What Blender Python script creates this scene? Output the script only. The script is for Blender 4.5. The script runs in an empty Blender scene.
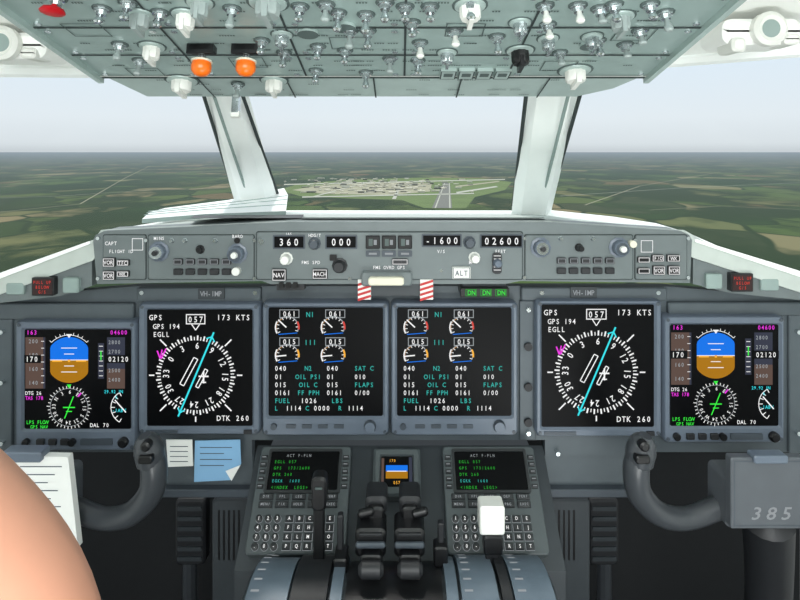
import bpy, bmesh, math, random
from mathutils import Vector, Matrix
random.seed(7)
H=1.2
C=Vector((0,0,H))
sc=bpy.context.scene
try:
    sc.view_settings.view_transform='Standard'
except Exception: pass
# ---------------- materials
def lin(c): return tuple(((x/255)/12.92 if x/255<=.04045 else ((x/255+.055)/1.055)**2.4) for x in c)+(1,)
def mat(name,c,rough=.5,metal=0,emit=0,var=.12,scale=40,spec=None):
    m=bpy.data.materials.new(name); m.use_nodes=True; nt=m.node_tree; b=nt.nodes['Principled BSDF']
    b.inputs['Roughness'].default_value=rough; b.inputs['Metallic'].default_value=metal
    if spec is not None: b.inputs['Specular IOR Level'].default_value=spec
    col=lin(c)
    if emit:
        b.inputs['Base Color'].default_value=(0,0,0,1); b.inputs['Emission Color'].default_value=col; b.inputs['Emission Strength'].default_value=emit
        b.inputs['Specular IOR Level'].default_value=.1
    else:
        n=nt.nodes.new('ShaderNodeTexNoise'); n.inputs['Scale'].default_value=scale; n.inputs['Detail'].default_value=4
        tc=nt.nodes.new('ShaderNodeTexCoord'); nt.links.new(tc.outputs['Object'],n.inputs['Vector'])
        r=nt.nodes.new('ShaderNodeMix'); r.data_type='RGBA'
        r.inputs['A'].default_value=tuple(x*(1-var) for x in col[:3])+(1,); r.inputs['B'].default_value=tuple(min(1,x*(1+var)) for x in col[:3])+(1,)
        nt.links.new(n.outputs['Fac'],r.inputs['Factor']); nt.links.new(r.outputs['Result'],b.inputs['Base Color'])
    return m
M={}
def D(k,*a,**kw): M[k]=mat(k,*a,**kw)
D('panel_grey',(84,93,98),.45,.15)
D('panel_dark',(54,60,64),.5)
D('mcp_grey',(108,117,118),.4,.15)
D('deck_grey',(186,195,189),.6)
D('bezel',(98,109,122),.35)
D('bezel_dark',(68,76,84),.4)
D('screen',(4,5,7),.4,var=0,spec=.12)
D('black',(17,18,20),.35)
D('black_soft',(32,34,37),.5)
D('under',(34,36,38),.8)
D('cdu',(72,80,82),.45)
D('key',(36,40,42),.45)
D('over_panel',(148,168,164),.35,.15)
D('over_light',(168,186,182),.35,.15)
D('liner',(248,250,246),.7,var=.02)
D('frame_white',(248,252,250),.4,var=.03)
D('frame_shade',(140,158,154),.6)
D('chrome',(196,204,206),.2,.85)
D('knob_grey',(150,162,160),.35)
D('white_plastic',(226,228,222),.4,var=.03)
D('cream',(218,216,196),.5,var=.05)
D('yoke',(62,66,70),.32)
D('yoke_hub',(84,89,94),.5)
D('quad_blue',(98,112,124),.4)
D('red_knob',(190,20,30),.35)
D('orange',(236,110,20),.3)
D('paper',(236,238,234),.9,var=.02)
D('paper_blue',(132,178,214),.9,var=.03)
D('ink',(70,80,95),.9)
D('seam',(44,54,54),.7)
D('label',(78,92,90),.6)
D('skin',(206,148,122),.55,var=.08,scale=18)
D('sleeve',(238,240,244),.8,var=.02)
D('red_warn',(186,40,40),.4); D('redbox',(40,12,14),.4)
D('carpet',(34,36,40),.95)
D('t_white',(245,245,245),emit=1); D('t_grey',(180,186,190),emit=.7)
D('t_cyan',(60,225,235),emit=1); D('t_teal',(60,190,180),emit=.9)
D('t_mag',(240,60,230),emit=1); D('t_green',(60,240,70),emit=1); D('t_dgreen',(50,190,60),emit=.8)
D('t_red',(235,80,70),emit=.8); D('t_amber',(250,180,60),emit=1)
D('d_blue',(20,120,240),emit=.95); D('d_ochre',(176,120,20),emit=.95)
D('d_tape',(104,84,76),emit=.8); D('d_tape2',(62,66,82),emit=.8)
# glass
g=bpy.data.materials.new('window_glass'); g.use_nodes=True; nt=g.node_tree; nt.nodes.clear()
o=nt.nodes.new('ShaderNodeOutputMaterial'); mx=nt.nodes.new('ShaderNodeMixShader'); tr=nt.nodes.new('ShaderNodeBsdfTransparent'); gs=nt.nodes.new('ShaderNodeBsdfGlossy')
tr.inputs[0].default_value=(.99,.995,.99,1); gs.inputs['Roughness'].default_value=.05; mx.inputs[0].default_value=.01
nt.links.new(tr.outputs[0],mx.inputs[1]); nt.links.new(gs.outputs[0],mx.inputs[2]); nt.links.new(mx.outputs[0],o.inputs[0]); M['glass']=g
# ---------------- glyphs
GL={}
def glyphs(chars):
    obs={}
    for ch in chars:
        cu=bpy.data.curves.new('g','FONT'); cu.body=ch; cu.size=1.0; cu.resolution_u=2; cu.offset=.012
        ob=bpy.data.objects.new('g',cu); sc.collection.objects.link(ob); obs[ch]=ob
    bpy.context.view_layer.update(); dg=bpy.context.evaluated_depsgraph_get()
    for ch,ob in obs.items():
        e=ob.evaluated_get(dg); me=e.to_mesh()
        vs=[(v.co.x,v.co.y) for v in me.vertices]; fs=[tuple(p.vertices) for p in me.polygons]
        xs=[v[0] for v in vs] or [0]; cx=(min(xs)+max(xs))/2
        GL[ch]=([(x-cx,y) for x,y in vs],fs); e.to_mesh_clear()
    for ob in obs.values():
        cu=ob.data; bpy.data.objects.remove(ob); bpy.data.curves.remove(cu)
glyphs("ABCDEFGHIJKLMNOPQRSTUVWXYZ0123456789/-+.*<>%()")
# ---------------- builder
def PF(Y):
    return lambda a,b,c=0: Vector(((a-400)*Y/600, Y-c, H+(150-b)*Y/600))
def P(px,py,Y): return PF(Y)(px,py,0)
class Bd:
    def __init__(s,name,F=None,sy=-1):
        s.name=name; s.F=F or (lambda a,b,c=0:Vector((a,b,c))); s.sy=sy; s.v=[]; s.f=[]; s.m=[]; s.mats=[]
    def mi(s,k):
        if k not in s.mats: s.mats.append(k)
        return s.mats.index(k)
    def add(s,pts,faces,k):
        n=len(s.v); s.v+= [tuple(s.F(*p)) for p in pts]; i=s.mi(k)
        for f in faces: s.f.append(tuple(n+x for x in f)); s.m.append(i)
    def loft(s,loops,k,cap0=False,cap1=True,capmat=None,closed=True):
        n=len(loops[0]); pts=[p for l in loops for p in l]; fs=[]
        for j in range(len(loops)-1):
            for i in range(n if closed else n-1):
                i2=(i+1)%n; fs.append((j*n+i,j*n+i2,(j+1)*n+i2,(j+1)*n+i))
        if cap0: fs.append(tuple(range(n)))
        if cap1 and not capmat: fs.append(tuple((len(loops)-1)*n+i for i in range(n)))
        s.add(pts,fs,k)
        if cap1 and capmat: s.add(loops[-1],[tuple(range(n))],capmat)
    def poly(s,pts,c,k): s.add([(p[0],p[1],c) for p in pts],[tuple(range(len(pts)))],k)
    def prism(s,pts,c0,c1,k,bev=0):
        L=[[(p[0],p[1],c0) for p in pts],[(p[0],p[1],c1) for p in pts]]
        s.loft(L,k,cap0=True)
    def box(s,a0,b0,a1,b1,c0,c1,k,r=0,ch=0):
        chc=ch*s.pxm() if ch else 0
        if ch: 
            L=[rr(a0,b0,a1,b1,r,c0),rr(a0,b0,a1,b1,r,c1-chc),rr(a0+ch,b0+ch,a1-ch,b1-ch,r,c1)]
            s.loft(L,k,cap0=True)
        else: s.loft([rr(a0,b0,a1,b1,r,c0),rr(a0,b0,a1,b1,r,c1)],k,cap0=True)
    def pxm(s): return (s.F(1,0,0)-s.F(0,0,0)).length
    def knob(s,a,b,prof,k,n=20,capmat=None,flute=0):
        L=[]
        for r,c in prof:
            L.append([(a+(r*(1-flute*(i%2)))*math.cos(2*math.pi*i/n), b+(r*(1-flute*(i%2)))*math.sin(2*math.pi*i/n), c) for i in range(n)])
        s.loft(L,k,cap0=False,capmat=capmat)
    def line(s,p,q,w,c,k):
        dx,dy=q[0]-p[0],q[1]-p[1]; l=math.hypot(dx,dy) or 1; nx,ny=-dy/l*w/2,dx/l*w/2
        s.poly([(p[0]+nx,p[1]+ny),(q[0]+nx,q[1]+ny),(q[0]-nx,q[1]-ny),(p[0]-nx,p[1]-ny)],c,k)
    def arc(s,a,b,r,t0,t1,w,c,k,n=32):
        pts=[]
        for i in range(n+1):
            t=math.radians(t0+(t1-t0)*i/n); x,y=math.sin(t),math.cos(t)*(-1 if s.sy<0 else 1)
            pts+= [(a+x*(r-w/2),b+y*(r-w/2),c),(a+x*(r+w/2),b+y*(r+w/2),c)]
        s.add(pts,[(2*i,2*i+1,2*i+3,2*i+2) for i in range(n)],k)
    def pol(s,a,b,r,t):
        t=math.radians(t); return (a+r*math.sin(t), b+r*math.cos(t)*(-1 if s.sy<0 else 1))
    def rect(s,a0,b0,a1,b1,c,k): s.poly([(a0,b0),(a1,b0),(a1,b1),(a0,b1)],c,k)
    def orect(s,a0,b0,a1,b1,w,c,k):
        s.rect(a0,b0,a1,b0+w,c,k);s.rect(a0,b1-w,a1,b1,c,k);s.rect(a0,b0+w,a0+w,b1-w,c,k);s.rect(a1-w,b0+w,a1,b1-w,c,k)
    def text(s,t,a,b,h,c,k,al='l',adv=.84,rot=0,sx=.82,slant=0):
        S=h/.70; n=len(t); w=n*adv*h; x0={'l':0,'c':-w/2,'r':-w}[al]+adv*h/2
        cr,sr=math.cos(math.radians(rot)),math.sin(math.radians(rot))
        for i,ch in enumerate(t):
            if ch==' ': continue
            vs,fs=GL[ch]; cx=x0+i*adv*h; pts=[]
            for x,y in vs:
                X=cx+x*S*sx+slant*y*S; Y=y*S-h/2
                X,Y=X*cr+Y*sr,-X*sr+Y*cr
                pts.append((a+X,b+Y*(-1 if s.sy<0 else 1),c))
            s.add(pts,fs,k)
    def done(s,parent=None,bevel=0,ang=35):
        me=bpy.data.meshes.new(s.name); me.from_pydata(s.v,[],s.f)
        for k in s.mats: me.materials.append(M[k])
        me.polygons.foreach_set('material_index',s.m); me.polygons.foreach_set('use_smooth',[True]*len(s.f))
        bm=bmesh.new(); bm.from_mesh(me); bmesh.ops.recalc_face_normals(bm,faces=bm.faces); bm.to_mesh(me); bm.free()
        try: me.set_sharp_from_angle(angle=math.radians(ang))
        except Exception: pass
        me.update(); ob=bpy.data.objects.new(s.name,me); sc.collection.objects.link(ob)
        if parent: ob.parent=parent
        if bevel:
            bv=ob.modifiers.new('b','BEVEL'); bv.width=bevel; bv.segments=2; bv.limit_method='ANGLE'; bv.angle_limit=math.radians(50)
        return ob
def rr(a0,b0,a1,b1,r,c,k=4):
    out=[]
    if r<=0: r=1e-5
    for (cx,cy,t0) in ((a1-r,b0+r,-90),(a1-r,b1-r,0),(a0+r,b1-r,90),(a0+r,b0+r,180)):
        for i in range(k+1):
            t=math.radians(t0+90*i/k); out.append((cx+r*math.cos(t),cy+r*math.sin(t),c))
    return out
def tube(B,pts,rad,k,n=14,sub=6,caps=True):
    pts=[Vector(p) for p in pts]; Q=[];R=[]
    for i in range(len(pts)-1):
        p0=pts[max(i-1,0)];p1=pts[i];p2=pts[i+1];p3=pts[min(i+2,len(pts)-1)]
        for j in range(sub):
            t=j/sub
            Q.append(.5*((2*p1)+(p2-p0)*t+(2*p0-5*p1+4*p2-p3)*t*t+(3*p1-p0-3*p2+p3)*t**3)); R.append(rad[i]*(1-t)+rad[i+1]*t)
    Q.append(pts[-1]);R.append(rad[-1])
    oldF=B.F; B.F=lambda a,b,c=0:Vector((a,b,c)); loops=[]; up=None
    for i,q in enumerate(Q):
        T=(Q[min(i+1,len(Q)-1)]-Q[max(i-1,0)]).normalized()
        if up is None: up=T.orthogonal().normalized()
        up=(up-T*up.dot(T)).normalized(); s2=T.cross(up)
        loops.append([tuple(q+(up*math.cos(2*math.pi*j/n)+s2*math.sin(2*math.pi*j/n))*R[i]) for j in range(n)])
    if caps:
        T0=(Q[0]-Q[1]).normalized()*R[0]*.45; T1=(Q[-1]-Q[-2]).normalized()*R[-1]*.45
        loops=[[tuple(Q[0]+T0+(Vector(p)-Q[0])*.55) for p in loops[0]]]+loops+[[tuple(Q[-1]+T1+(Vector(p)-Q[-1])*.55) for p in loops[-1]]]
    B.loft(loops,k,cap0=True); B.F=oldF
# ================= SHELL
def simple(name,pts,faces,k):
    B=Bd(name); B.add(pts,faces,k); return B.done()
hd=[(-1.0,.70,H+.105),(-.60,.875,H+.122),(-.30,1.0,H+.136),(.27,1.0,H+.142),(.60,.89,H+.154),(1.0,.70,H+.15)]
bk=[(-1.0,-.8,H+.34),(-.60,-.8,H+.46),(-.3,-.8,H+.50),(.27,-.8,H+.50),(.6,-.8,H+.46),(1.0,-.8,H+.34)]
B=Bd('ceiling'); n=6
B.add(hd+bk+[(x,y,z+.04) for x,y,z in hd+bk],[(i,i+1,n+i+1,n+i) for i in range(5)]+[(12+i,13+i,19+i,18+i) for i in range(5)]+[(i,i+1,13+i,12+i) for i in range(5)],'liner'); B.done(ang=20)
for sg,nm in ((-1,'left'),(1,'right')):
    X=sg*1.0
    simple('wall_'+nm,[(X,-.8,0),(X,1.5,0),(X,1.5,H-.36),(X,.70,H-.36),(X,.70,H+.12),(X,-.8,H+.36),(X+sg*.04,-.8,0),(X+sg*.04,1.5,0),(X+sg*.04,1.5,H-.36),(X+sg*.04,.70,H-.36),(X+sg*.04,.70,H+.12),(X+sg*.04,-.8,H+.36)],
      [(0,1,2,3,4,5),(6,7,8,9,10,11),(0,1,7,6),(1,2,8,7),(2,3,9,8),(3,4,10,9),(4,5,11,10),(5,0,6,11)],'liner' )
B=Bd('floor'); B.box(-1.04,-.8,1.04,1.6,-.04,0,'carpet'); B.done()
B=Bd('wall_front'); B.box(-1.04,1.5,1.04,1.54,0,H-.40,'under'); B.done()
# sill / deck
fr=[(-90,302,.93),(0,275,.93),(93,241,.93),(101,230,.93),(290,221,.93),(545,221,.93),(684,230,.93),(692,238,.93),(800,273,.93),(890,300,.93)]
sl=[(-90,318,1.0),(0,288,1.06),(70,262,1.12),(128,232,1.22),(262,214,1.36),(536,214,1.36),(655,228,1.23),(735,258,1.12),(800,284,1.06),(890,310,1.0)]
frp=[P(*p) for p in fr]; slp=[P(*p) for p in sl]
B=Bd('glareshield')
N=10
B.add([tuple(p) for p in frp+slp]+[tuple(p-Vector((0,0,.03))) for p in frp+slp],[(i,i+1,N+i+1,N+i) for i in range(9)]+[(20+i,21+i,31+i,30+i) for i in range(9)]+[(N+i,N+i+1,30+i+1,30+i) for i in range(9)]+[(i,i+1,21+i,20+i) for i in range(9)],'deck_grey')
def deckpt(px,py):
    t=(221-py)/(221-214.); Y=.93+.43*max(0,min(1,t)); return tuple(P(px,py,Y)+Vector((0,0,.004)))
B.add([deckpt(190,220.6),deckpt(302,220.6),deckpt(304,216.5),deckpt(196,216.5)],[(0,1,2,3)],'black_soft')
B.add([deckpt(302,220.7),deckpt(545,220.7),deckpt(543,219.6),deckpt(304,219.6)],[(0,1,2,3)],'label')
B.done(ang=20)
# windshield frame
B=Bd('windshield_frame')
def bar(B,p0,p1,w0,w1,dp,k,k2):
    p0=Vector(p0);p1=Vector(p1); ax=Vector((1,0,0)); T=(p1-p0).normalized(); nn=T.cross(ax).normalized()
    if nn.y>0: nn=-nn
    L=[]
    for p,w in ((p0,w0),(p1,w1)):
        L.append([tuple(p+ax*(-w/2)-nn*dp*.0),tuple(p+ax*(-w*.30)+nn*dp),tuple(p+ax*(w*.30)+nn*dp),tuple(p+ax*(w/2)),tuple(p+ax*(w*.42)-nn*dp),tuple(p-ax*(w*.42)-nn*dp)])
    B.loft(L,k,cap0=True)
bar(B,P(260,214,1.35),P(219,70,1.0),.098,.075,.018,'frame_white','frame_shade')
bar(B,P(531,214,1.35),P(556,68,1.0),.088,.098,.018,'frame_white','frame_shade')
for (a,b,ya,c2,d,yb) in ((238,206,1.33,202,90,.99),(282,206,1.33,240,88,.99),(513,206,1.33,527,88,.99),(549,206,1.33,582,88,.99)):
    tube(B,[P(a,b,ya),P((a+c2)/2,(b+d)/2,(ya+yb)/2),P(c2,d,yb)],[.0035,.0035,.0035],'seam' ,n=6,sub=2)
for (a,b,ya,c2,d,yb) in ((252,208,1.318,212,90,.975),(540,208,1.318,570,88,.975)):
    tube(B,[P(a,b,ya),P(c2,d,yb)],[.003,.003],'frame_shade' ,n=6,sub=2)
tube(B,[Vector(h)+Vector((0,0,-.004)) for h in hd],[.012]*6,'frame_white',n=8,sub=2)
tube(B,[p+Vector((0,0,-.002)) for p in slp[0:5]],[.009,.009,.009,.012,.014],'frame_white',n=8,sub=3)
tube(B,[p+Vector((0,0,-.002)) for p in slp[5:]],[.014,.012,.009,.009,.009],'frame_white',n=8,sub=3)
tube(B,[p+Vector((0,0,-.002)) for p in slp[4:6]],[.010]*2,'frame_white',n=8,sub=3)
for sg in (-1,1):
    tube(B,[(sg*1.0,.86,H-.33),(sg*1.0,.70,H+.12)],[.04,.04],'frame_white',n=8,sub=2)
B.done()
def pane(nm,pts):
    B=Bd(nm); B.add([tuple(p) for p in pts],[tuple(range(len(pts)))],'glass'); B.done()
pane('window_1',[P(262,214,1.36),P(530,214,1.36),P(556,68,1.01),P(221,70,1.01)])
pane('window_2',[P(258,214,1.36),slp[3],slp[2],slp[1],slp[0],Vector(hd[0]),Vector(hd[1]),P(218,70,1.01)])
pane('window_3',[P(532,214,1.36),slp[6],slp[7],slp[8],slp[9],Vector(hd[5]),Vector(hd[4]),P(558,68,1.01)])
B=Bd('paper_chart')
c0=[P(142,219,1.12),P(205,214,1.14),P(286,211,1.17)]; c1=[P(150,212,1.24),P(215,205,1.26),P(288,195,1.28)]; c2=[P(165,208,1.27),P(228,200,1.29),P(284,188,1.31)]
B.add([tuple(p) for p in c0+c1+c2],[(0,1,4,3),(1,2,5,4),(3,4,7,6),(4,5,8,7)],'frame_white'); 
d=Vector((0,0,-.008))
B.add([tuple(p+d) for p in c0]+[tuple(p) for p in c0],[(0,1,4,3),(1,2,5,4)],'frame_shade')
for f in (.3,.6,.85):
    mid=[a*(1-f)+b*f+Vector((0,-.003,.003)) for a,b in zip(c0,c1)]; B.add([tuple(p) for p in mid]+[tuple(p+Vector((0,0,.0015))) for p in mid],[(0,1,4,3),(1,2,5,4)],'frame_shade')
B.done()
# ================= OVERHEAD PANEL
OO=Vector((-.03,.75,H+.065)); OU=Vector((1,0,0)); OV=Vector((0,-1,.24)).normalized(); ON=Vector((0,-.24,-1)).normalized()
OF=lambda a,b,c=0: OO+OU*a+OV*b+ON*c
def opx(px,py):
    d=Vector(((px-400)/600,1,(150-py)/600)); t=ON.dot(OO-C)/ON.dot(d); p=C+d*t-OO; return p.dot(OU),p.dot(OV)
B=Bd('overhead_panel',OF,sy=1)
W=.306
B.box(-W,0.075,W,.83,-.03,0,'over_panel',r=.004)
B.prism([(-W+.02,-.0),(W-.055,-.0),(W-.02,.03),(W,.075),(-W,.075)],-.03,-.002,'over_light')
B.line((-W,.075),(W,.075),.005,.001,'seam')
B.line((-W,.080),(W,.080),.002,.0012,'white_plastic')
B.box(-W-.006,.07,-W,.83,-.028,.006,'over_light'); B.box(W,.07,W+.006,.83,-.028,.006,'over_light')
for x in (-.19,-.075,.035,.15): 
    B.line((x,.08),(x,.8),.0022,.0008,'seam')
for y in (.14,.205,.27): B.line((-W,y),(W,y),.003,.0009,'seam')
for x in (-.2,-.1,.0,.1,.2): B.line((x,.003),(x,.073),.0018,.0005,'seam')
for x in (-.298,-.2,-.18,-.085,-.065,.025,.045,.14,.16,.298):
    for y in (.085,.132,.148,.197,.213,.262): B.knob(x,y,[(.0032,0),(.0032,.0015)],'chrome',n=8)
for i in range(150):
    x=random.uniform(-.29,.28); y=random.choice([.095,.11,.122,.152,.168,.186,.218,.236,.252]); w=random.uniform(.006,.018)
    for j in range(int(w/.0026)): B.rect(x+j*.0026,y,x+j*.0026+.0017,y+.0024,.0006,'label')
for i in range(30):
    x=random.uniform(-.27,.22); y=random.choice([.012,.03,.05,.064])
    for j in range(5): B.rect(x+j*.0026,y,x+j*.0026+.0017,y+.0026,.0002,'label')
def toggle(px,py,L=.022,tip='white_plastic',base='chrome',r=.0052,lean=.004,tr=.0036):
    a,b=opx(px,py); B.knob(a,b,[(r*1.6,0),(r*1.6,.0008)],'label',n=12); B.knob(a,b,[(r*1.25,0),(r*1.25,.003),(r*.9,.0032),(r*.8,.007)],base,n=8)
    prof=[(.0019,.006),(.0024,.6*L),(tr,.75*L),(tr*1.1,.9*L),(tr*.7,L)]
    Ls=[[(a+q*math.cos(2*math.pi*i/10),b+lean*(c/L)+q*math.sin(2*math.pi*i/10),c) for i in range(10)] for q,c in prof]; B.loft(Ls,tip)
def rot(px,py,r=.012,h=.016,k='white_plastic',skirt=True):
    r*=.82; a,b=opx(px,py)
    if skirt: B.knob(a,b,[(r*1.7,0),(r*1.7,.0007)],'label',n=20); B.knob(a,b,[(r*1.5,0),(r*1.45,.002),(r,.0025)],'over_light',n=20)
    B.knob(a,b,[(r,.002),(r,h*.7),(r*.85,h*.85)],k,n=20,flute=.08)
    B.box(a-r*.22,b-r*1.15,a+r*.22,b+r*1.15,h*.5,h*1.15,k)
for px,py in ((102,8),(128,2),(160,12),(232,8),(262,40),(300,6),(326,4),(350,30),(385,2),(405,6),(412,22),(420,42),(366,14),(368,30),(390,58),(418,60),(455,30),(497,36),(545,5),(578,5),(614,4),(650,4),(470,2),(430,6),(548,24),(640,30),(598,40),(665,12),(600,8),(318,46),(284,52),(345,50),(316,70),(366,72),(238,84),(338,12),(120,44),(140,60),(560,52),(625,44)):
    toggle(px,py,L=random.choice([.016,.018,.020]),tip=random.choice(['white_plastic','chrome','knob_grey','chrome']))
for px,py,r,k in ((140,14,.010,'knob_grey'),(186,14,.010,'white_plastic'),(268,2,.013,'knob_grey'),(470,5,.011,'white_plastic'),(152,46,.010,'white_plastic'),(620,16,.010,'knob_grey'),(200,2,.009,'knob_grey'),(575,70,.014,'white_plastic'),(182,80,.014,'white_plastic'),(274,80,.012,'white_plastic')):
    rot(px,py,r,k=k)
for px,py in ((548,38),(592,36),(282,34),(520,22),(447,52)): rot(px,py,.008,.014,'chrome')
rot(520,50,.011,.018,'black')
toggle(57,-2,L=.016,tip='red_knob',tr=.009)
for px in (203,247):
    a,b=opx(px,47)
    B.box(a-.013,b-.006,a+.013,b+.009,0,.006,'black',r=.003)
    B.box(a-.013,b+.006,a+.013,b+.009,0,.010,'black'); B.knob(a,b,[(.004,.005),(.004,.015)],'chrome',n=10)
    B.knob(a,b,[(.005,.013),(.0085,.015),(.0098,.020),(.0095,.025),(.0065,.029),(.002,.0305)],'orange',n=18)
    B.knob(a,b,[(.0102,.0148),(.0102,.0165)],'cream',n=18)
for px in (448,466,484,502):
    a,b=opx(px,72); B.box(a-.0085,b-.012,a+.0085,b+.012,0,.004,'over_light'); B.orect(a-.0085,b-.012,a+.0085,b+.012,.0012,.0042,'seam'); B.rect(a-.005,b-.004,a+.005,b+.006,.0045,'label')
for px,py in ((590,44),(345,26),(308,32)):
    a,b=opx(px,py); B.knob(a,b,[(.010,0),(.010,.003)],'over_light',capmat='label')
a,b=opx(238,98); B.box(a-.004,0,a+.004,.012,0,.022,'chrome'); B.box(a-.005,.002,a+.005,.010,.020,.027,'white_plastic')
for x,y in ((-.25,.09),(-.13,.12),(.2,.11),(.09,.20),(-.02,.17),(.25,.19),(-.26,.2)):
    B.orect(x-.018,y-.014,x+.018,y+.014,.0012,.0009,'label')
B.done(ang=40)
for nm,px,py,Y in (('air_vent',8,46,.76),('air_vent',768,32,.76)):
    F=PF(Y); B=Bd(nm,F); 
    B.box(px-44,py-14,px+36,py+12,-.06,0,'liner',r=10,ch=4)
    B.knob(px-2,py-2,[(17,0),(17,.010),(13,.014),(9,.011)],'white_plastic',n=24,capmat='frame_shade')
    B.box(px-38,py+6,px-24,py+20,-.03,.006,'white_plastic',r=4,ch=2)
    B.box(px+14,py+2,px+30,py+13,-.03,.006,'white_plastic',r=4,ch=2)
    B.done()
# ================= MAIN INSTRUMENT PANEL
F1=PF(1.0)
B=Bd('instrument_panel',F1)
B.prism([(-90,304),(20,296),(136,286),(664,286),(780,296),(890,304),(890,452),(640,452),(640,456),(545,456),(545,440),(252,440),(252,456),(160,456),(160,452),(-90,452)],-.02,0,'panel_grey')
B.box(140,286,262,300,0,.012,'panel_grey',r=2,ch=1); B.box(520,286,664,299,0,.012,'panel_grey',r=2,ch=1)
B.box(-90,302,136,318,0,.010,'panel_grey',r=2,ch=1); B.box(666,301,890,314,0,.010,'panel_grey',r=2,ch=1)
B.box(-90,318,14,452,0,.006,'panel_grey',r=2,ch=1); B.box(787,314,890,452,0,.006,'panel_grey',r=2,ch=1)
B.box(519,300,535,438,0,.006,'panel_grey',r=1,ch=.6)
B.box(201,286,227,297,.012,.015,'panel_dark',r=1); B.text('VH-IMP',214,291.5,5,.0155,'t_grey','c',adv=.72)
B.box(568,285,594,296,.012,.015,'panel_dark',r=1); B.text('VH-IMP',581,290.5,5,.0155,'t_grey','c',adv=.72)
B.box(160,456,252,490,-.02,-.01,'panel_grey',r=1,ch=1); B.box(545,441,640,492,-.02,-.01,'panel_grey',r=1,ch=1)
B.box(150,488,256,496,-.04,.006,'bezel_dark',r=2,ch=1); B.box(541,488,646,496,-.04,.006,'bezel_dark',r=2,ch=1)
for x,y in ((6,330),(6,380),(6,440),(527,308),(527,430),(794,330),(794,430),(145,291),(257,291),(540,291),(655,291),(150,446),(640,446),(556,450),(630,450)):
    B.knob(x,y,[(2.2,0),(2.2,.014)],'chrome',n=10)
for y in (345,385,420): B.knob(527,y,[(4,.006),(4,.012)],'black_soft',n=14)
B.done()
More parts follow.
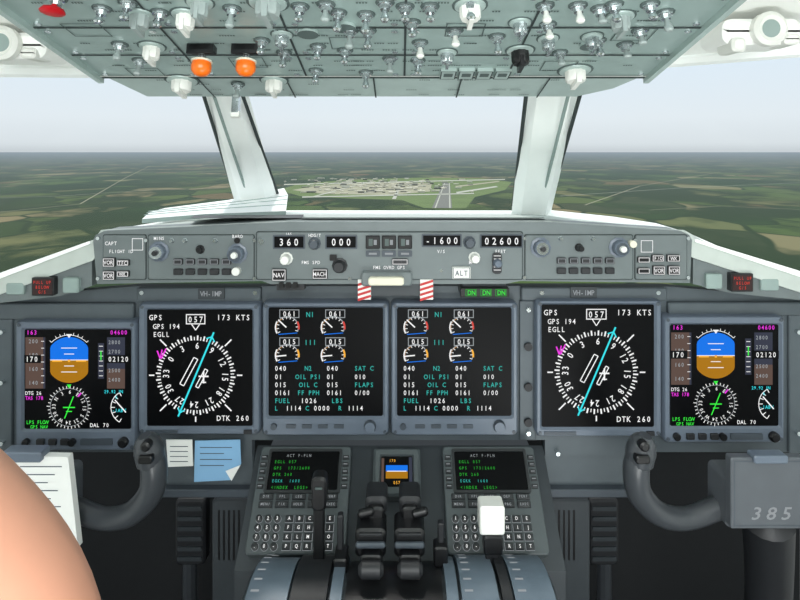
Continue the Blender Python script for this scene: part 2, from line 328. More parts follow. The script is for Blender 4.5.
# ---- displays
FD=PF(.975)
def bezel(B,x0,y0,x1,y1,sx0,sy0,sx1,sy1,btn=True):
    B.loft([rr(x0,y0,x1,y1,5,-.024),rr(x0,y0,x1,y1,5,-.004),rr(x0+1.5,y0+1.5,x1-1.5,y1-1.5,4,0),rr(sx0-2,sy0-2,sx1+2,sy1+2,2.5,0),rr(sx0,sy0,sx1,sy1,2,-.004)],'bezel',cap0=True,capmat='screen')
    for x,y in ((x0+4,y0+4),(x1-4,y0+4),(x0+4,y1-4),(x1-4,y1-4)): B.knob(x,y,[(1.8,0),(1.8,.0012)],'bezel_dark',n=10)
S=-.0035
def pfd(x0,y0,x1,y1,sx0,sy0,sx1,sy1):
    B=Bd('primary_flight_display',FD); bezel(B,x0,y0,x1,y1,sx0,sy0,sx1,sy1)
    X=lambda a:sx0+a*(sx1-sx0)/107; Y=lambda b:sy0+b*(sy1-sy0)/101
    cx,cy,r=X(45),Y(31),22
    def part(up):
        pts=[]
        for i in range(25):
            t=math.radians(180*i/24); xx=math.cos(t)*r; yy=math.sin(t)*r*1.05
            xx=max(-19,min(19,xx*1.05)); pts.append((cx+xx,cy-yy if up else cy+yy))
        return pts
    B.poly(part(True),S,'d_blue'); B.poly(part(False),S,'d_ochre')
    B.line((cx-19,cy),(cx+19,cy),.8,S+.0003,'t_white')
    for d in (-12,-6,6,12): B.line((cx-(5 if d%12 else 8),cy+d),(cx+(5 if d%12 else 8),cy+d),.8,S+.0003,'t_white')
    B.line((cx-17,cy+1),(cx-7,cy+1),1.6,S+.0005,'t_amber'); B.line((cx+7,cy+1),(cx+17,cy+1),1.6,S+.0005,'t_amber'); B.rect(cx-1.2,cy-.5,cx+1.2,cy+2,S+.0005,'t_amber')
    B.poly([(cx,cy-22),(cx-3,cy-26),(cx+3,cy-26)],S+.0005,'t_white')
    B.arc(cx,cy,25,-45,45,.6,S+.0003,'t_white')
    for t in (-45,-30,-20,-10,10,20,30,45): B.line(B.pol(cx,cy,25,t),B.pol(cx,cy,27.5,t),.6,S+.0004,'t_white')
    B.rect(X(1),Y(8),X(21),Y(60),S,'d_tape'); B.rect(X(19),Y(8),X(21),Y(60),S+.0002,'d_tape2')
    B.text('163',X(2),Y(3),4.4,S+.0004,'t_mag'); 
    for i,t in enumerate(('200','','180','','160','','140')): 
        if t: B.text(t,X(4),Y(12+i*7),4,S+.0004,'t_grey')
        B.line((X(17),Y(12+i*7)),(X(20),Y(12+i*7)),.6,S+.0004,'t_white')
    B.rect(X(0),Y(26),X(17),Y(34),S+.0005,'screen'); B.text('170',X(1),Y(30),5.2,S+.0007,'t_white')
    B.rect(X(83),Y(8),X(101),Y(60),S,'d_tape2'); B.rect(X(83),Y(40),X(101),Y(60),S+.0002,'d_tape'); B.text('04600',X(86),Y(3),4.2,S+.0004,'t_mag')
    for i,t in enumerate(('2800','2700','','2500','2400')):
        if t: B.text(t,X(84),Y(13+i*9.5),3.8,S+.0004,'t_grey')
    B.rect(X(82),Y(26),X(107),Y(34),S+.0005,'screen'); B.text('02120',X(84),Y(30),5,S+.0007,'t_white')
    B.rect(X(74),Y(14),X(80),Y(50),S+.0001,'d_tape2')
    for i in range(7): B.line((X(75),Y(17+i*5)),(X(79),Y(17+i*5)),.6,S+.0004,'t_white')
    B.line((X(77),Y(31)),(X(77),Y(22)),1.2,S+.0005,'t_green')
    B.text('29.92 IN',X(80),Y(63),3.2,S+.0004,'t_cyan',adv=.74)
    hx,hy=X(45),Y(79)
    for h in range(0,360,10): 
        B.line(B.pol(hx,hy,19,h-57),B.pol(hx,hy,21.5 if h%30 else 22.5,h-57),.7,S+.0003,'t_white')
    for h in range(0,36,3): 
        p=B.pol(hx,hy,15.5,h*10-57); B.text({0:'N',9:'E',18:'S',27:'W'}.get(h,str(h)),p[0],p[1],3.6,S+.0003,'t_white','c',rot=h*10-57)
    B.arc(hx,hy,19,0,360,.5,S+.0003,'t_grey')
    B.line(B.pol(hx,hy,12,22),B.pol(hx,hy,12,202),1,S+.0006,'t_green'); B.line((hx-6,hy),(hx+6,hy),1.2,S+.0006,'t_green'); B.line((hx-3,hy+4),(hx+3,hy+4),1,S+.0006,'t_green')
    B.line(B.pol(hx,hy,19,40),B.pol(hx,hy,14,40),1.4,S+.0006,'t_mag'); B.poly([(hx,hy-19),(hx-2.4,hy-23),(hx+2.4,hy-23)],S+.0005,'t_green')
    B.text('DTG 26',X(1),Y(64.5),3.6,S+.0004,'t_white',adv=.76); B.text('TAS 178',X(1),Y(69.5),3.6,S+.0004,'t_mag',adv=.72)
    B.text('LPS FLOW',X(2),Y(94),3.6,S+.0004,'t_green',adv=.76); B.text('GPS NAV',X(6),Y(98.7),3.2,S+.0004,'t_green',adv=.8); B.text('DAL 70',X(66),Y(97),3.8,S+.0004,'t_white')
    vx,vy=X(104),Y(79)
    B.arc(vx,vy,17,-150,-30,.8,S+.0003,'t_white')
    for t in range(-150,-29,20): B.line(B.pol(vx,vy,17,t),B.pol(vx,vy,13,t),.8,S+.0003,'t_white')
    B.line(B.pol(vx,vy,15,-60),(vx-2,vy+5),1.2,S+.0005,'t_white'); B.text('6',X(91),Y(68.5),3.4,S+.0004,'t_cyan'); B.text('-1ABV',X(88),Y(82),3.4,S+.0004,'t_cyan')
    yb=(sy1+y1)/2+1; xm=(x0+x1)/2
    B.knob(x0+12,yb,[(3.6,0),(3.6,.006),(2.6,.008)],'black',n=16); B.knob(x1-12,yb,[(5,0),(5,.006),(3.6,.009)],'black',n=16); B.knob(x0+58,yb,[(3.6,0),(3.6,.006)],'black',n=16)
    for d in (22,34,46): B.box(x0+d,yb-3,x0+d+8,yb+3,0,.004,'black_soft',r=1,ch=.5)
    B.box(x0+66,yb-3,x0+98,yb+3,0,.003,'bezel_dark',r=1)
    B.done()
pfd(15,321,136,451,23,330,130,430); pfd(664,316,785,443,671,325,780,427)
def nd(x0,y0,x1,y1,sx0,sy0,sx1,sy1,cx,cy,r):
    B=Bd('navigation_display',FD); bezel(B,x0,y0,x1,y1,sx0,sy0,sx1,sy1); k=r/40
    T='t_white'
    B.text('GPS',sx0+2,sy0+8,5.4*k,S+.0003,T,adv=.88); B.text('GPS 194',sx0+6,sy0+17,5*k,S+.0003,T,adv=.8); B.text('EGLL',sx0+6,sy0+25,5*k,S+.0003,T,adv=.88)
    B.text('173 KTS',sx1-2,sy0+8,5.6*k,S+.0003,T,'r',adv=.9); B.text('DTK 260',sx1-3,sy1-8,5.4*k,S+.0003,T,'r',adv=.9)
    bx=cx; by=sy0+10
    B.orect(bx-10*k,by-5.5*k,bx+10*k,by+5*k,1,S+.0004,T); B.text('057',bx,by,6*k,S+.0004,T,'c',adv=.95)
    B.line((bx-4,by+5*k),(bx,by+11*k),1,S+.0005,T); B.line((bx+4,by+5*k),(bx,by+11*k),1,S+.0005,T)
    for h in range(0,360,5):
        B.line(B.pol(cx,cy,r-4*k,h-57),B.pol(cx,cy,(r-.5*k) if h%10 else r+1*k,h-57),1.0 if h%10 else 1.6,S+.0003,T)
    for h in range(0,36,3):
        p=B.pol(cx,cy,r-9.5*k,h*10-57); B.text(str(h),p[0],p[1],6.4*k,S+.0003,T,'c',rot=h*10-57,adv=.8)
    for t in range(0,360,45):
        if t: B.line(B.pol(cx,cy,r+2.5*k,t),B.pol(cx,cy,r+12*k,t) if t%90 else B.pol(cx,cy,r+8*k,t),1.4,S+.0003,T)
    for (ox,w,l) in ((-8,2.2,15),(7,1.6,10)):
        ca,sa=math.cos(math.radians(28)),math.sin(math.radians(28))
        def q(u,v): return (cx+(ox*k+u)*ca+v*sa,cy+(ox*k+u)*sa-v*ca)
        pts=[q(-w,-l),q(w,-l),q(w,l),q(-w,l)]
        for i in range(4): B.line(pts[i],pts[(i+1)%4],1,S+.0004,T)
    B.line(B.pol(cx,cy,r+8*k,23),B.pol(cx,cy,r+6*k,203),1.7,S+.0006,'t_cyan')
    tip=B.pol(cx,cy,r+3*k,23)
    for d in (150,250): p=B.pol(tip[0],tip[1],6*k,d+3); B.line(tip,p,1.3,S+.0006,'t_cyan')
    tl=B.pol(cx,cy,r+2*k,203)
    for d in (60,-15): p=B.pol(tl[0],tl[1],6*k,d); B.line(tl,p,1.3,S+.0006,'t_cyan')
    B.line((cx+3,cy+1),(cx+13,cy+1),1.6,S+.0007,T); B.line((cx+8,cy-4),(cx+8,cy+8),1.6,S+.0007,T); B.line((cx+5.5,cy+7),(cx+10.5,cy+7),1.2,S+.0007,T)
    p=B.pol(cx,cy,r+1*k,-57); 
    B.line((p[0]-5,p[1]-3),(p[0]-2,p[1]+5),1.4,S+.0008,'t_mag'); B.line((p[0]-2,p[1]+5),(p[0],p[1]-4),1.2,S+.0008,'t_mag'); B.line((p[0]-1,p[1]+5),(p[0]+4,p[1]-5),1.4,S+.0008,'t_mag')
    yb=(sy1+y1)/2+.5; B.box(x0+8,yb-1.5,x0+40,yb+1.5,0,.002,'bezel_dark'); B.box(x1-16,yb-2,x1-8,yb+2,0,.003,'black_soft')
    B.done()
nd(138,303,260,435,146,310,252,427,195,376,39); nd(536,300,662,437,542,305,655,428,597,373,41)
def eng(x0):
    B=Bd('engine_display',FD); o=x0-262; bezel(B,x0,302,x0+127,436,x0+6,308,x0+121,432-15)
    T='t_white'
    for gx in (286,332):
        for gy in (327,355):
            x=gx+o+1; 
            B.orect(x-8,gy-17,x+12,gy-8.5,.8,S+.0003,'t_grey'); B.text('061' if gy==327 else '015',x+2,gy-12.7,5.2,S+.0004,T,'c',adv=.9)
            B.arc(x,gy+1,11,-120,110,1,S+.0003,'t_grey'); B.arc(x,gy+1,11.5,60,100,1.8,S+.0004,'t_amber' if gy==355 else 't_red'); B.arc(x,gy+1,12,-120,-60,1.2,S+.0004,'t_white')
            B.arc(x-2,gy+1,9,-110,-20,.8,S+.0003,'d_ochre')
            for t in range(-120,111,23): B.line(B.pol(x,gy+1,11,t),B.pol(x,gy+1,8.5,t),.7,S+.0004,T)
            B.line((x-1,gy+1),B.pol(x,gy+1,12,-50 if gy==327 else -95),1.3,S+.0005,T)
            B.line((x-9,gy+8),(x+10,gy+6.5),.8,S+.0004,'d_blue')
    B.text('N1',310+o,315,5,S+.0004,'t_teal','c'); B.text('111',310+o,343,5,S+.0004,'t_teal','c')
    rows=[(369,'040','N2','040','SAT C'),(377.5,'01','OIL PSI','01','010'),(385.5,'015','OIL C','015','FLAPS'),(393.5,'0161','FF PPH','0161','0/00')]
    for y,a,m,b,e in rows:
        B.text(a,274+o,y,4.8,S+.0004,T,adv=.85); B.text(m,308+o,y,4.6,S+.0004,'t_teal','c',adv=.8); B.text(b,326+o,y,4.8,S+.0004,T,adv=.85)
        B.text(e,354+o,y,4.6,S+.0004,'t_teal' if e[0] in 'SF' else T,adv=.86)
    B.text('FUEL',274+o,401.5,4.6,S+.0004,'t_teal',adv=.88); B.text('1026',300+o,401.5,4.8,S+.0004,T,adv=.88); B.text('LBS',331+o,401.5,4.6,S+.0004,'t_teal',adv=.88)
    B.text('L',274+o,409,4.6,S+.0004,'t_teal'); B.text('1114',285+o,409,4.8,S+.0004,T,adv=.85); B.text('C',305+o,409,4.6,S+.0004,'t_teal'); B.text('0000',313+o,409,4.8,S+.0004,T,adv=.88); B.text('R',338+o,409,4.6,S+.0004,'t_teal'); B.text('1114',347+o,409,4.8,S+.0004,T,adv=.85)
    B.knob(x0+108,425.5,[(6,0),(6,.004),(5,.008)],'bezel_dark',n=20,capmat='bezel'); B.knob(x0+12,426,[(3,0),(3,.005)],'bezel_dark',n=14)
    for d in (24,40,56,72): B.box(x0+d,424,x0+d+10,428,0,.002,'bezel_dark',r=1)
    B.done()
eng(262); eng(391)
# ================= FLIGHT CONTROL PANEL ON GLARESHIELD
FM=PF(.92)
B=Bd('flight_control_panel',FM)
B.prism([(93,240),(96,235),(104,231),(290,222),(545,222),(681,231),(689,235),(692,240),(690,283),(520,281),(505,284),(270,284),(262,281),(97,284)],-.05,0,'mcp_grey')
for x0,x1 in ((104,146),(149,254),(257,522),(525,632),(635,686)):
    y0=232 if 250<x0<260 else 235
    B.box(x0-.8,y0-.8,x1+.8,279.8,0,.0008,'seam',r=2); B.box(x0,y0,x1,279,0,.003,'mcp_grey',r=2,ch=.6)
c=.0035
def win(x0,y0,x1,y1,t,h,lab=None):
    B.box(x0-1.5,y0-1.5,x1+1.5,y1+1.5,.003,.005,'bezel_dark',r=1); B.rect(x0,y0,x1,y1,.0055,'screen')
    if t: B.text(t,(x0+x1)/2,(y0+y1)/2,h,.006,'t_white','c',adv=1.05)
win(275,236,304,247,'360',7); win(327,236,356,247,'000',7); win(423,235,460,245,'-1600',6.6); win(481,235,521,246,'02600',7)
for x in (366,382,398): B.box(x,235,x+14,248,.003,.008,'black',r=1,ch=.7); B.rect(x+3,238,x+7,245,.009,'label'); B.rect(x+8,239,x+11,244,.009,'t_grey')
for x in (366,382,398): B.box(x,250,x+14,256,.003,.006,'bezel_dark',r=1); B.rect(x+3,252,x+11,254,.0066,'t_grey')
def kn(x,y,r,k='black',h=.018,cap=None):
    B.knob(x,y,[(r*1.3,.003),(r*1.3,.005),(r,.006),(r*.95,h),(r*.8,h+.002)],k,n=20,flute=.06,capmat=cap)
kn(160,251,8,'bezel',.016,'chrome'); kn(160,251,3,'black_soft',.022)
kn(238,253,8,'bezel',.018,'bezel_dark'); kn(238,253,3.5,'white_plastic',.024)
kn(201,249,3.5,'black',.01); kn(186,240,2,'chrome',.008); kn(216,240,2,'chrome',.008); kn(173,240,2,'chrome',.008)
kn(287,258,5,'white_plastic',.02); kn(315,243,5,'bezel_dark',.016); kn(340,265,6,'black_soft',.02); kn(469,242,5,'bezel_dark',.016); kn(474,257,4.5,'white_plastic',.02)
kn(540,247,8,'bezel',.016,'chrome'); kn(540,247,3,'black_soft',.022); kn(618,247,8,'bezel',.018,'bezel_dark'); kn(618,247,3.5,'white_plastic',.024)
kn(578,247,3.2); kn(560,238,2,'chrome',.008); kn(592,238,2,'chrome',.008)
B.knob(238,240,[(3,.003),(3,.006)],'black',n=12)
B.knob(262,241,[(3,.003),(3,.008)],'chrome',n=12); B.knob(238,270,[(4,.003),(4,.014)],'white_plastic',n=14); B.knob(630,243,[(3.5,.003),(3.5,.014)],'cream',n=14)
def btn(x0,y0,x1,y1,t=None,k='black',h=4,tk='t_white',wire=True):
    B.box(x0,y0,x1,y1,.003,.008,k,r=1,ch=.5)
    if wire: B.orect(x0+.6,y0+.6,x1-.6,y1-.6,.6,.0082,tk)
    if t: B.text(t,(x0+x1)/2,(y0+y1)/2,h,.0084,tk,'c',adv=.85)
for x in (175,187,199,211,223): 
    btn(x,258,x+9,264,None,'black_soft',tk='t_grey'); btn(x,268,x+9,274,None,'black_soft',wire=False)
for x in (556,568,580,592,604): 
    btn(x,257,x+9,263,None,'black_soft',tk='t_grey'); btn(x,267,x+9,273,None,'black_soft',wire=False)
btn(105,257,117,266,'VOR'); btn(105,270,117,279,'VOR'); btn(119,259,131,265,'TFC',h=3.4); btn(119,270,131,276,'WX',h=3.4)
B.text('CAPT',112,243,3.6,c,'t_white','c'); B.text('FLIGHT ID',122,251,3.2,c,'t_white','c')
B.text('MINS',160,238,3.2,c,'t_white','c'); B.text('BARO',238,236,3.2,c,'t_white','c')
B.orect(133,238,144,250,.6,c,'t_white'); B.orect(640,240,652,252,.6,c,'t_white')
btn(650,254,662,261,'F/O',h=3.4); btn(665,254,678,261,'WX',h=3.4); btn(651,265,663,274,'VOR'); btn(666,265,678,274,'VOR')
btn(636,256,648,262,None); btn(636,267,648,273,None)
btn(273,268,287,280,'NAV',h=4.4); btn(313,268,328,278,'MACH',h=4); btn(452,266,470,278,'ALT','white_plastic',5,'ink'); btn(392,258,408,264,None,'black_soft')
B.text('FMS SPD',311,262,3.2,c,'t_white','c'); B.text('IAS',289,233.6,2.6,c,'t_white','c'); B.text('HDG/T',315,235,3,c,'t_white','c'); B.text('FMS OVRD GPS',389,267,3.2,c,'t_white','c')
B.text('V/S',441,251,3.2,c,'t_white','c'); B.text('M',470,262,3.2,c,'t_white','c'); B.text('FEET',500,251,3.2,c,'t_white','c')
B.box(492,252,501,273,.003,.007,'black_soft',r=3); B.knob(496.5,262,[(4.4,.007),(4.4,.014),(3,.018)],'bezel',n=16); 
for y in (255,258,266,269): B.line((493,y),(500,y),.7,.0078,'t_white')
B.box(330,254,337,260,.003,.006,'black',r=1)
B.box(362,270,412,284,.003,.016,'mcp_grey',r=3,ch=1.2); B.box(369,274,404,282,.016,.026,'cream',r=3,ch=1)
for x0 in (358,420):
    B.box(x0,279,x0+13,299,-.02,.004,'white_plastic')
    for i in range(4):
        y=281+i*5; B.poly([(x0,y+2),(x0+13,y-2),(x0+13,y+.5),(x0,y+4.5)],.0045,'red_warn')
B.box(371,283,420,296,-.03,-.002,'panel_dark',r=1)
B.box(276,279,304,291,-.03,-.004,'black_soft',r=1); 
for x in (279,286,293): B.box(x,282,x+5,288,-.004,.002,'black',r=1)
B.box(461,289,510,298,-.05,-.006,'black',r=1,ch=.5)
for x in (472,487,502): B.text('DN',x,293.5,4.8,-.0055,'t_green','c'); B.orect(x-6,290,x+5,297,.5,-.0055,'t_dgreen')
B.box(464,284,508,289,-.05,-.02,'panel_dark')
for x,y in ((99,238),(99,278),(147,240),(255,278),(255,240),(524,238),(524,277),(634,240),(687,238),(687,277),(441,270),(350,278)): B.knob(x,y,[(1.8,0),(1.8,.005)],'chrome',n=10)
B.done()
for sg in (0,1):
    B=Bd('glareshield_side_panel',PF(.935))
    if sg==0:
        B.prism([(92,242),(92,286),(60,296),(0,303),(-90,312),(-90,302),(0,276)],-.04,0,'mcp_grey'); 
        B.prism([(93,240),(93,243),(0,279),(-90,306),(-90,301),(0,273)],-.045,.010,'frame_white')
        x=47;y=285
    else:
        B.prism([(693,240),(693,284),(730,293),(800,300),(890,312),(890,300),(800,274)],-.04,0,'mcp_grey')
        B.prism([(692,238),(692,241),(800,277),(890,304),(890,299),(800,271)],-.045,.010,'frame_white')
        x=738;y=281
    B.box(x-11,y-9,x+11,y+9,-.01,.012,'black',r=1,ch=.6); B.rect(x-9.5,y-7.5,x+9.5,y+7.5,.0125,'redbox')
    B.text('PULL UP',x,y-4.5,3.0,.013,'t_red','c',adv=.86,sx=.7); B.text('BELOW',x,y+.3,3.0,.013,'t_red','c',adv=.9,sx=.7); B.text('G/S',x,y+5,3.0,.013,'t_red','c',adv=.9,sx=.7)
    dx=26 if sg==0 else -26; B.box(x+dx-8,y-8,x+dx+8,y+7,-.01,.008,'frame_shade',r=2,ch=1)
    dx=-30 if sg==0 else 30; B.box(x+dx-9,y-3,x+dx+9,y+9,-.01,.006,'frame_shade',r=2,ch=1)
    B.done()
# ================= PEDESTAL
B=Bd('center_pedestal'); B.F=lambda a,b,c=0:Vector((c,a,H+b))
B.prism([(.995,-.49),(.985,-.495),(.855,-.60),(.855,-1.2),(1.2,-1.2),(1.2,-.54),(.995,-.54)],-.236,.236,'panel_dark')
pr=[(.855,-1.2)]+[(.74+.14*math.cos(math.radians(t)),-.68+.14*math.sin(math.radians(t))) for t in range(30,151,8)]+[(.5,-.66),(.3,-.68),(.3,-1.2)]
B.prism(pr,-.19,.19,'panel_dark')
def drum(x0,x1,r,k): B.prism([(.74+r*math.cos(math.radians(t)),-.68+r*math.sin(math.radians(t))) for t in range(0,181,6)],x0,x1,k)
drum(-.185,-.135,.147,'quad_blue'); drum(-.131,-.088,.150,'black_soft'); drum(-.084,-.07,.148,'quad_blue')
drum(-.066,.052,.143,'black'); drum(.056,.07,.148,'quad_blue'); drum(.074,.118,.150,'quad_blue'); drum(.122,.134,.152,'black_soft'); drum(.137,.185,.150,'quad_blue')
for i,t in enumerate(range(40,150,7)):
    r=.1505; y,z=.74+r*math.cos(math.radians(t)),-.68+r*math.sin(math.radians(t)); y2,z2=.74+r*math.cos(math.radians(t+1.2)),-.68+r*math.sin(math.radians(t+1.2))
    for xa,xb in ((.078,.088),(.142,.152),(-.180,-.170)): B.add([(y,z,xa),(y,z,xb),(y2,z2,xb),(y2,z2,xa)],[(0,1,2,3)],'t_grey')
B.box(.3,-.66,.60,-.60,-.18,.18,'panel_dark')
B.done(bevel=.002)
PO=Vector((0,.86,H-.582)); PV=Vector((0,.11,.1)).normalized(); PN=Vector((0,-.1,.11)).normalized(); PL=math.hypot(.11,.1)
PFm=lambda a,b,c=0: PO+Vector((a,0,0))+PV*b+PN*c
def cdu(x0,x1):
    B=Bd('flight_management_keypad',PFm,sy=1)
    B.box(x0,0,x1,PL,-.012,.008,'cdu',r=.006,ch=.0015)
    sx0,sx1,s0,s1=x0+.018,x1-.018,PL*.56,PL*.94
    B.loft([rr(sx0-.004,s0-.004,sx1+.004,s1+.004,.003,.008),rr(sx0-.004,s0-.004,sx1+.004,s1+.004,.003,.011),rr(sx0,s0,sx1,s1,.002,.011),rr(sx0,s0,sx1,s1,.002,.009)],'key',capmat='screen')
    rows=[('ACT F-PLN','t_grey'),('EGLL 057','t_dgreen'),('GPS  173/2600','t_dgreen'),('DTK 260','t_dgreen'),('EGKK  1600','t_teal'),('<INDEX  LEGS>','t_dgreen')]
    for i,(t,k) in enumerate(rows): B.text(t,sx0+.006 if i else (sx0+sx1)/2-.03,s1-.006-i*.0093,.0042,.0095,k,adv=1.05,sx=.75)
    for i in range(5):
        for x in (x0+.003,x1-.012): B.box(x,s1-.012-i*.0105,x+.009,s1-.006-i*.0105,.008,.012,'key',ch=.0008); B.rect(x+.0015,s1-.0095-i*.0105,x+.0075,s1-.0085-i*.0105,.0122,'t_grey')
    fk=['DIR','FPL','LEG','DEP','PERF','MENU','FIX','HOLD','PRG','EXEC']
    for i,t in enumerate(fk):
        x=x0+.010+(i%5)*.0245; y=PL*.47-(i//5)*.0105; B.box(x,y,x+.020,y+.008,.008,.0125,'key',ch=.0008); B.text(t,x+.010,y+.004,.0036,.0128,'t_grey','c',adv=.95)
    L="123456789.0-"; A="ABCDEFGHIJKLMNOPQRST"
    for i,ch in enumerate(L):
        x=x0+.014+(i%3)*.0135; y=PL*.30-(i//3)*.0118; B.knob(x,y,[(.0056,.008),(.0056,.0085)],'t_grey',n=12); B.knob(x,y,[(.0052,.008),(.0050,.0125),(.0042,.013)],'key',n=12); B.text(ch,x,y,.0046,.0133,'t_white','c')
    for i,ch in enumerate(A):
        x=x0+.053+(i%5)*.0150; y=PL*.30-(i//5)*.0118; B.box(x,y-.0042,x+.0115,y+.0042,.008,.0125,'key',ch=.0008); B.orect(x-.0006,y-.0048,x+.0121,y+.0048,.0005,.0085,'t_grey'); B.text(ch,x+.0058,y,.0046,.0128,'t_white','c')
    B.done()
cdu(-.222,-.078); cdu(.068,.214)
B=Bd('standby_display',PFm,sy=1)
B.loft([rr(-.042,PL*.50,.032,PL*.97,.004,-.012),rr(-.042,PL*.50,.032,PL*.97,.004,.010),rr(-.038,PL*.52,.028,PL*.95,.003,.014),rr(-.032,PL*.58,.022,PL*.90,.002,.014),rr(-.030,PL*.59,.020,PL*.89,.002,.010)],'cdu',cap0=True,capmat='screen')
B.rect(-.022,PL*.74,.012,PL*.80,.0103,'d_blue'); B.rect(-.022,PL*.67,.012,PL*.74,.0103,'d_ochre'); B.line((-.02,PL*.74),(.01,PL*.74),.0012,.0106,'t_white'); B.rect(-.029,PL*.62,-.025,PL*.87,.0105,'d_tape'); B.rect(.014,PL*.6,.019,PL*.88,.0105,'d_tape2')
B.text('057',-.005,PL*.63,.0045,.0106,'t_amber','c'); B.text('170',-.012,PL*.845,.0042,.0106,'t_amber','c')
B.knob(.024,PL*.545,[(.004,.012),(.004,.02)],'black',n=14); B.knob(-.034,PL*.545,[(.003,.012),(.003,.016)],'black',n=12); B.done()
def wb(B,px0,py0,px1,py1,Y0,Y1,k,r=3,ch=1.5):
    B.F=PF(Y0); B.box(px0,py0,px1,py1,-(Y1-Y0),0,k,r=r,ch=ch)
for i,(x,xk) in enumerate(((371,376),(410,410))):
    B=Bd('throttle_lever')
    wb(B,x-11,556,x+11,600,.76,.80,'black',4,1.5)
    wb(B,x-16,530,x+15,559,.775,.815,'black',6,3)
    wb(B,x-12,534,x+11,537,.772,.776,'black_soft',1,.5)
    wb(B,xk-8,508,xk+8,534,.80,.83,'black',4,2)
    wb(B,xk-11,498,xk+11,515,.81,.85,'black_soft',5,3)
    tube(B,[P(x-9,570,.74),P(x+9,570,.74)],[.010,.010],'black_soft',n=14,sub=2)
    tube(B,[P(xk-(16 if i==0 else -4),514,.80),P(xk-(4 if i==0 else -16),511,.80)],[.006,.006],'black',n=12,sub=2)
    tube(B,[P(x-14,545,.772),P(x+13,545,.772)],[.004,.004],'bezel_dark',n=10,sub=2)
    B.F=PF(.757); B.knob(x,588,[(9,0),(9,.004),(6,.006)],'black_soft',n=18,capmat='black'); B.done()
B=Bd('speed_brake_lever'); wb(B,313,498,324,566,.79,.80,'black',3,1.5); wb(B,311,478,326,512,.785,.805,'black',5,2); wb(B,315,488,322,490,.783,.785,'label',.5,.2); B.done()
B=Bd('flap_lever'); wb(B,486,534,499,572,.79,.80,'black_soft',2,1); wb(B,480,507,505,536,.775,.800,'white_plastic',3,1.5); wb(B,484,537,503,556,.782,.802,'black',3,1.5); B.done()
B=Bd('stabilizer_trim_lever'); wb(B,337,516,343,565,.79,.80,'black_soft',2,1); wb(B,333,560,347,580,.77,.80,'black',3,1.5); B.done()
B=Bd('fuel_lever'); wb(B,438,524,444,572,.79,.80,'black_soft',2,1); wb(B,434,548,448,568,.78,.80,'black',3,1.5); B.done()
# ================= YOKES
def yoke(cx,sg,name='control_yoke'):
    B=Bd(name); Y=.86
    for s in (1,-1):
        q=lambda dx,py,yy: P(cx+s*dx,py,yy)
        tube(B,[q(128,452,.84),q(132,470,.84),q(128,494,.845),q(108,514,.855),q(80,518,.865),q(45,506,.87),q(10,500,.87)],[.0175,.018,.0175,.0165,.0155,.016,.017],'yoke',n=18)
        tube(B,[q(124,440,.835),q(127,450,.838),q(129,462,.84)],[.016,.0205,.019],'yoke',n=18)
        B.F=PF(.815); bx=cx+s*124; B.knob(bx,446,[(5,-.008),(5,.003),(3,.005)],'black',n=14); B.box(bx-8,456,bx+6,464,-.01,.002,'black',r=2,ch=1)
    B.F=PF(.84); B.box(cx-42,478,cx+42,528,-.05,0,'yoke_hub',r=5,ch=2)
    tube(B,[P(cx,520,.88),P(cx,600,.92),Vector(((cx-400)/600*.95,.98,.12))],[.035,.032,.045],'black_soft',n=16)
    tube(B,[Vector(((cx-400)/600*.95,.98,.12)),Vector(((cx-400)/600*.95,.98,.0))],[.06,.075],'black_soft',n=16,sub=2,caps=False)
    o=B.done(); return o
yoke(22,1); yoke(768,-1)
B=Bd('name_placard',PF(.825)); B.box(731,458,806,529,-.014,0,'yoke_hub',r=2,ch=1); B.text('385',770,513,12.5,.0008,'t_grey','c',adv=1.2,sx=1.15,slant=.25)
B.orect(734,461,803,526,.8,.0006,'bezel_dark'); B.box(752,454,786,462,-.012,.006,'bezel',r=2,ch=1); B.done()
B=Bd('checklist_paper',PF(.82)); B.prism([(-30,455),(68,457),(78,548),(-30,550)],-.012,0,'paper')
for i in range(8): B.rect(20,466+i*8,62-(i*7)%17,467+i*8,.0004,'ink')
B.box(4,450,44,460,-.014,.008,'bezel',r=2,ch=1); B.done()
B=Bd('sticky_note',PF(.968)); B.prism([(166,440),(192,440),(193,466),(168,467)],-.002,0,'paper')
for i in range(4): B.rect(170,446+i*5,188,446.8+i*5,.0003,'ink')
B.done()
B=Bd('sticky_note',PF(.968)); B.prism([(195,441),(240,440),(241,464),(232,480),(194,482)],-.002,0,'paper_blue'); B.poly([(241,464),(232,480),(226,470)],.003,'paper')
for i in range(4): B.rect(200,447+i*6,232-(i%2)*8,447.8+i*6,.0003,'ink')
B.done()
for cx in (190,232,562,604):
    B=Bd('rudder_pedal',PF(1.2)); B.box(cx-15,500,cx+15,566,-.03,0,'black_soft',r=4,ch=2)
    for i in range(6): B.box(cx-12,506+i*10,cx+12,510+i*10,0,.004,'panel_dark',r=1)
    tube(B,[P(cx,470,1.25),P(cx,520,1.25),P(cx,640,1.28)],[.014,.014,.016],'yoke',n=10,sub=2); tube(B,[P(cx,640,1.28),Vector((P(cx,640,1.28).x,1.28,0.0))],[.016,.02],'yoke',n=10,sub=2); B.done()
for x0,x1 in ((212,252),(547,590)):
    B=Bd('heater_duct',PF(1.02)); B.box(x0,500,x1,640,-.10,0,'panel_dark',r=3,ch=1.5)
    for i in range(5): B.rect(x0+6+i*5,510,x0+8+i*5,560,.0005,'black')
    B.F=lambda a,b,c=0:Vector((a,b,c)); xa=(x0-400)/600*1.02; xb=(x1-400)/600*1.02; B.box(xa,1.02,xb,1.12,0,H+(150-640)/600*1.02+.002,'panel_dark'); B.done()
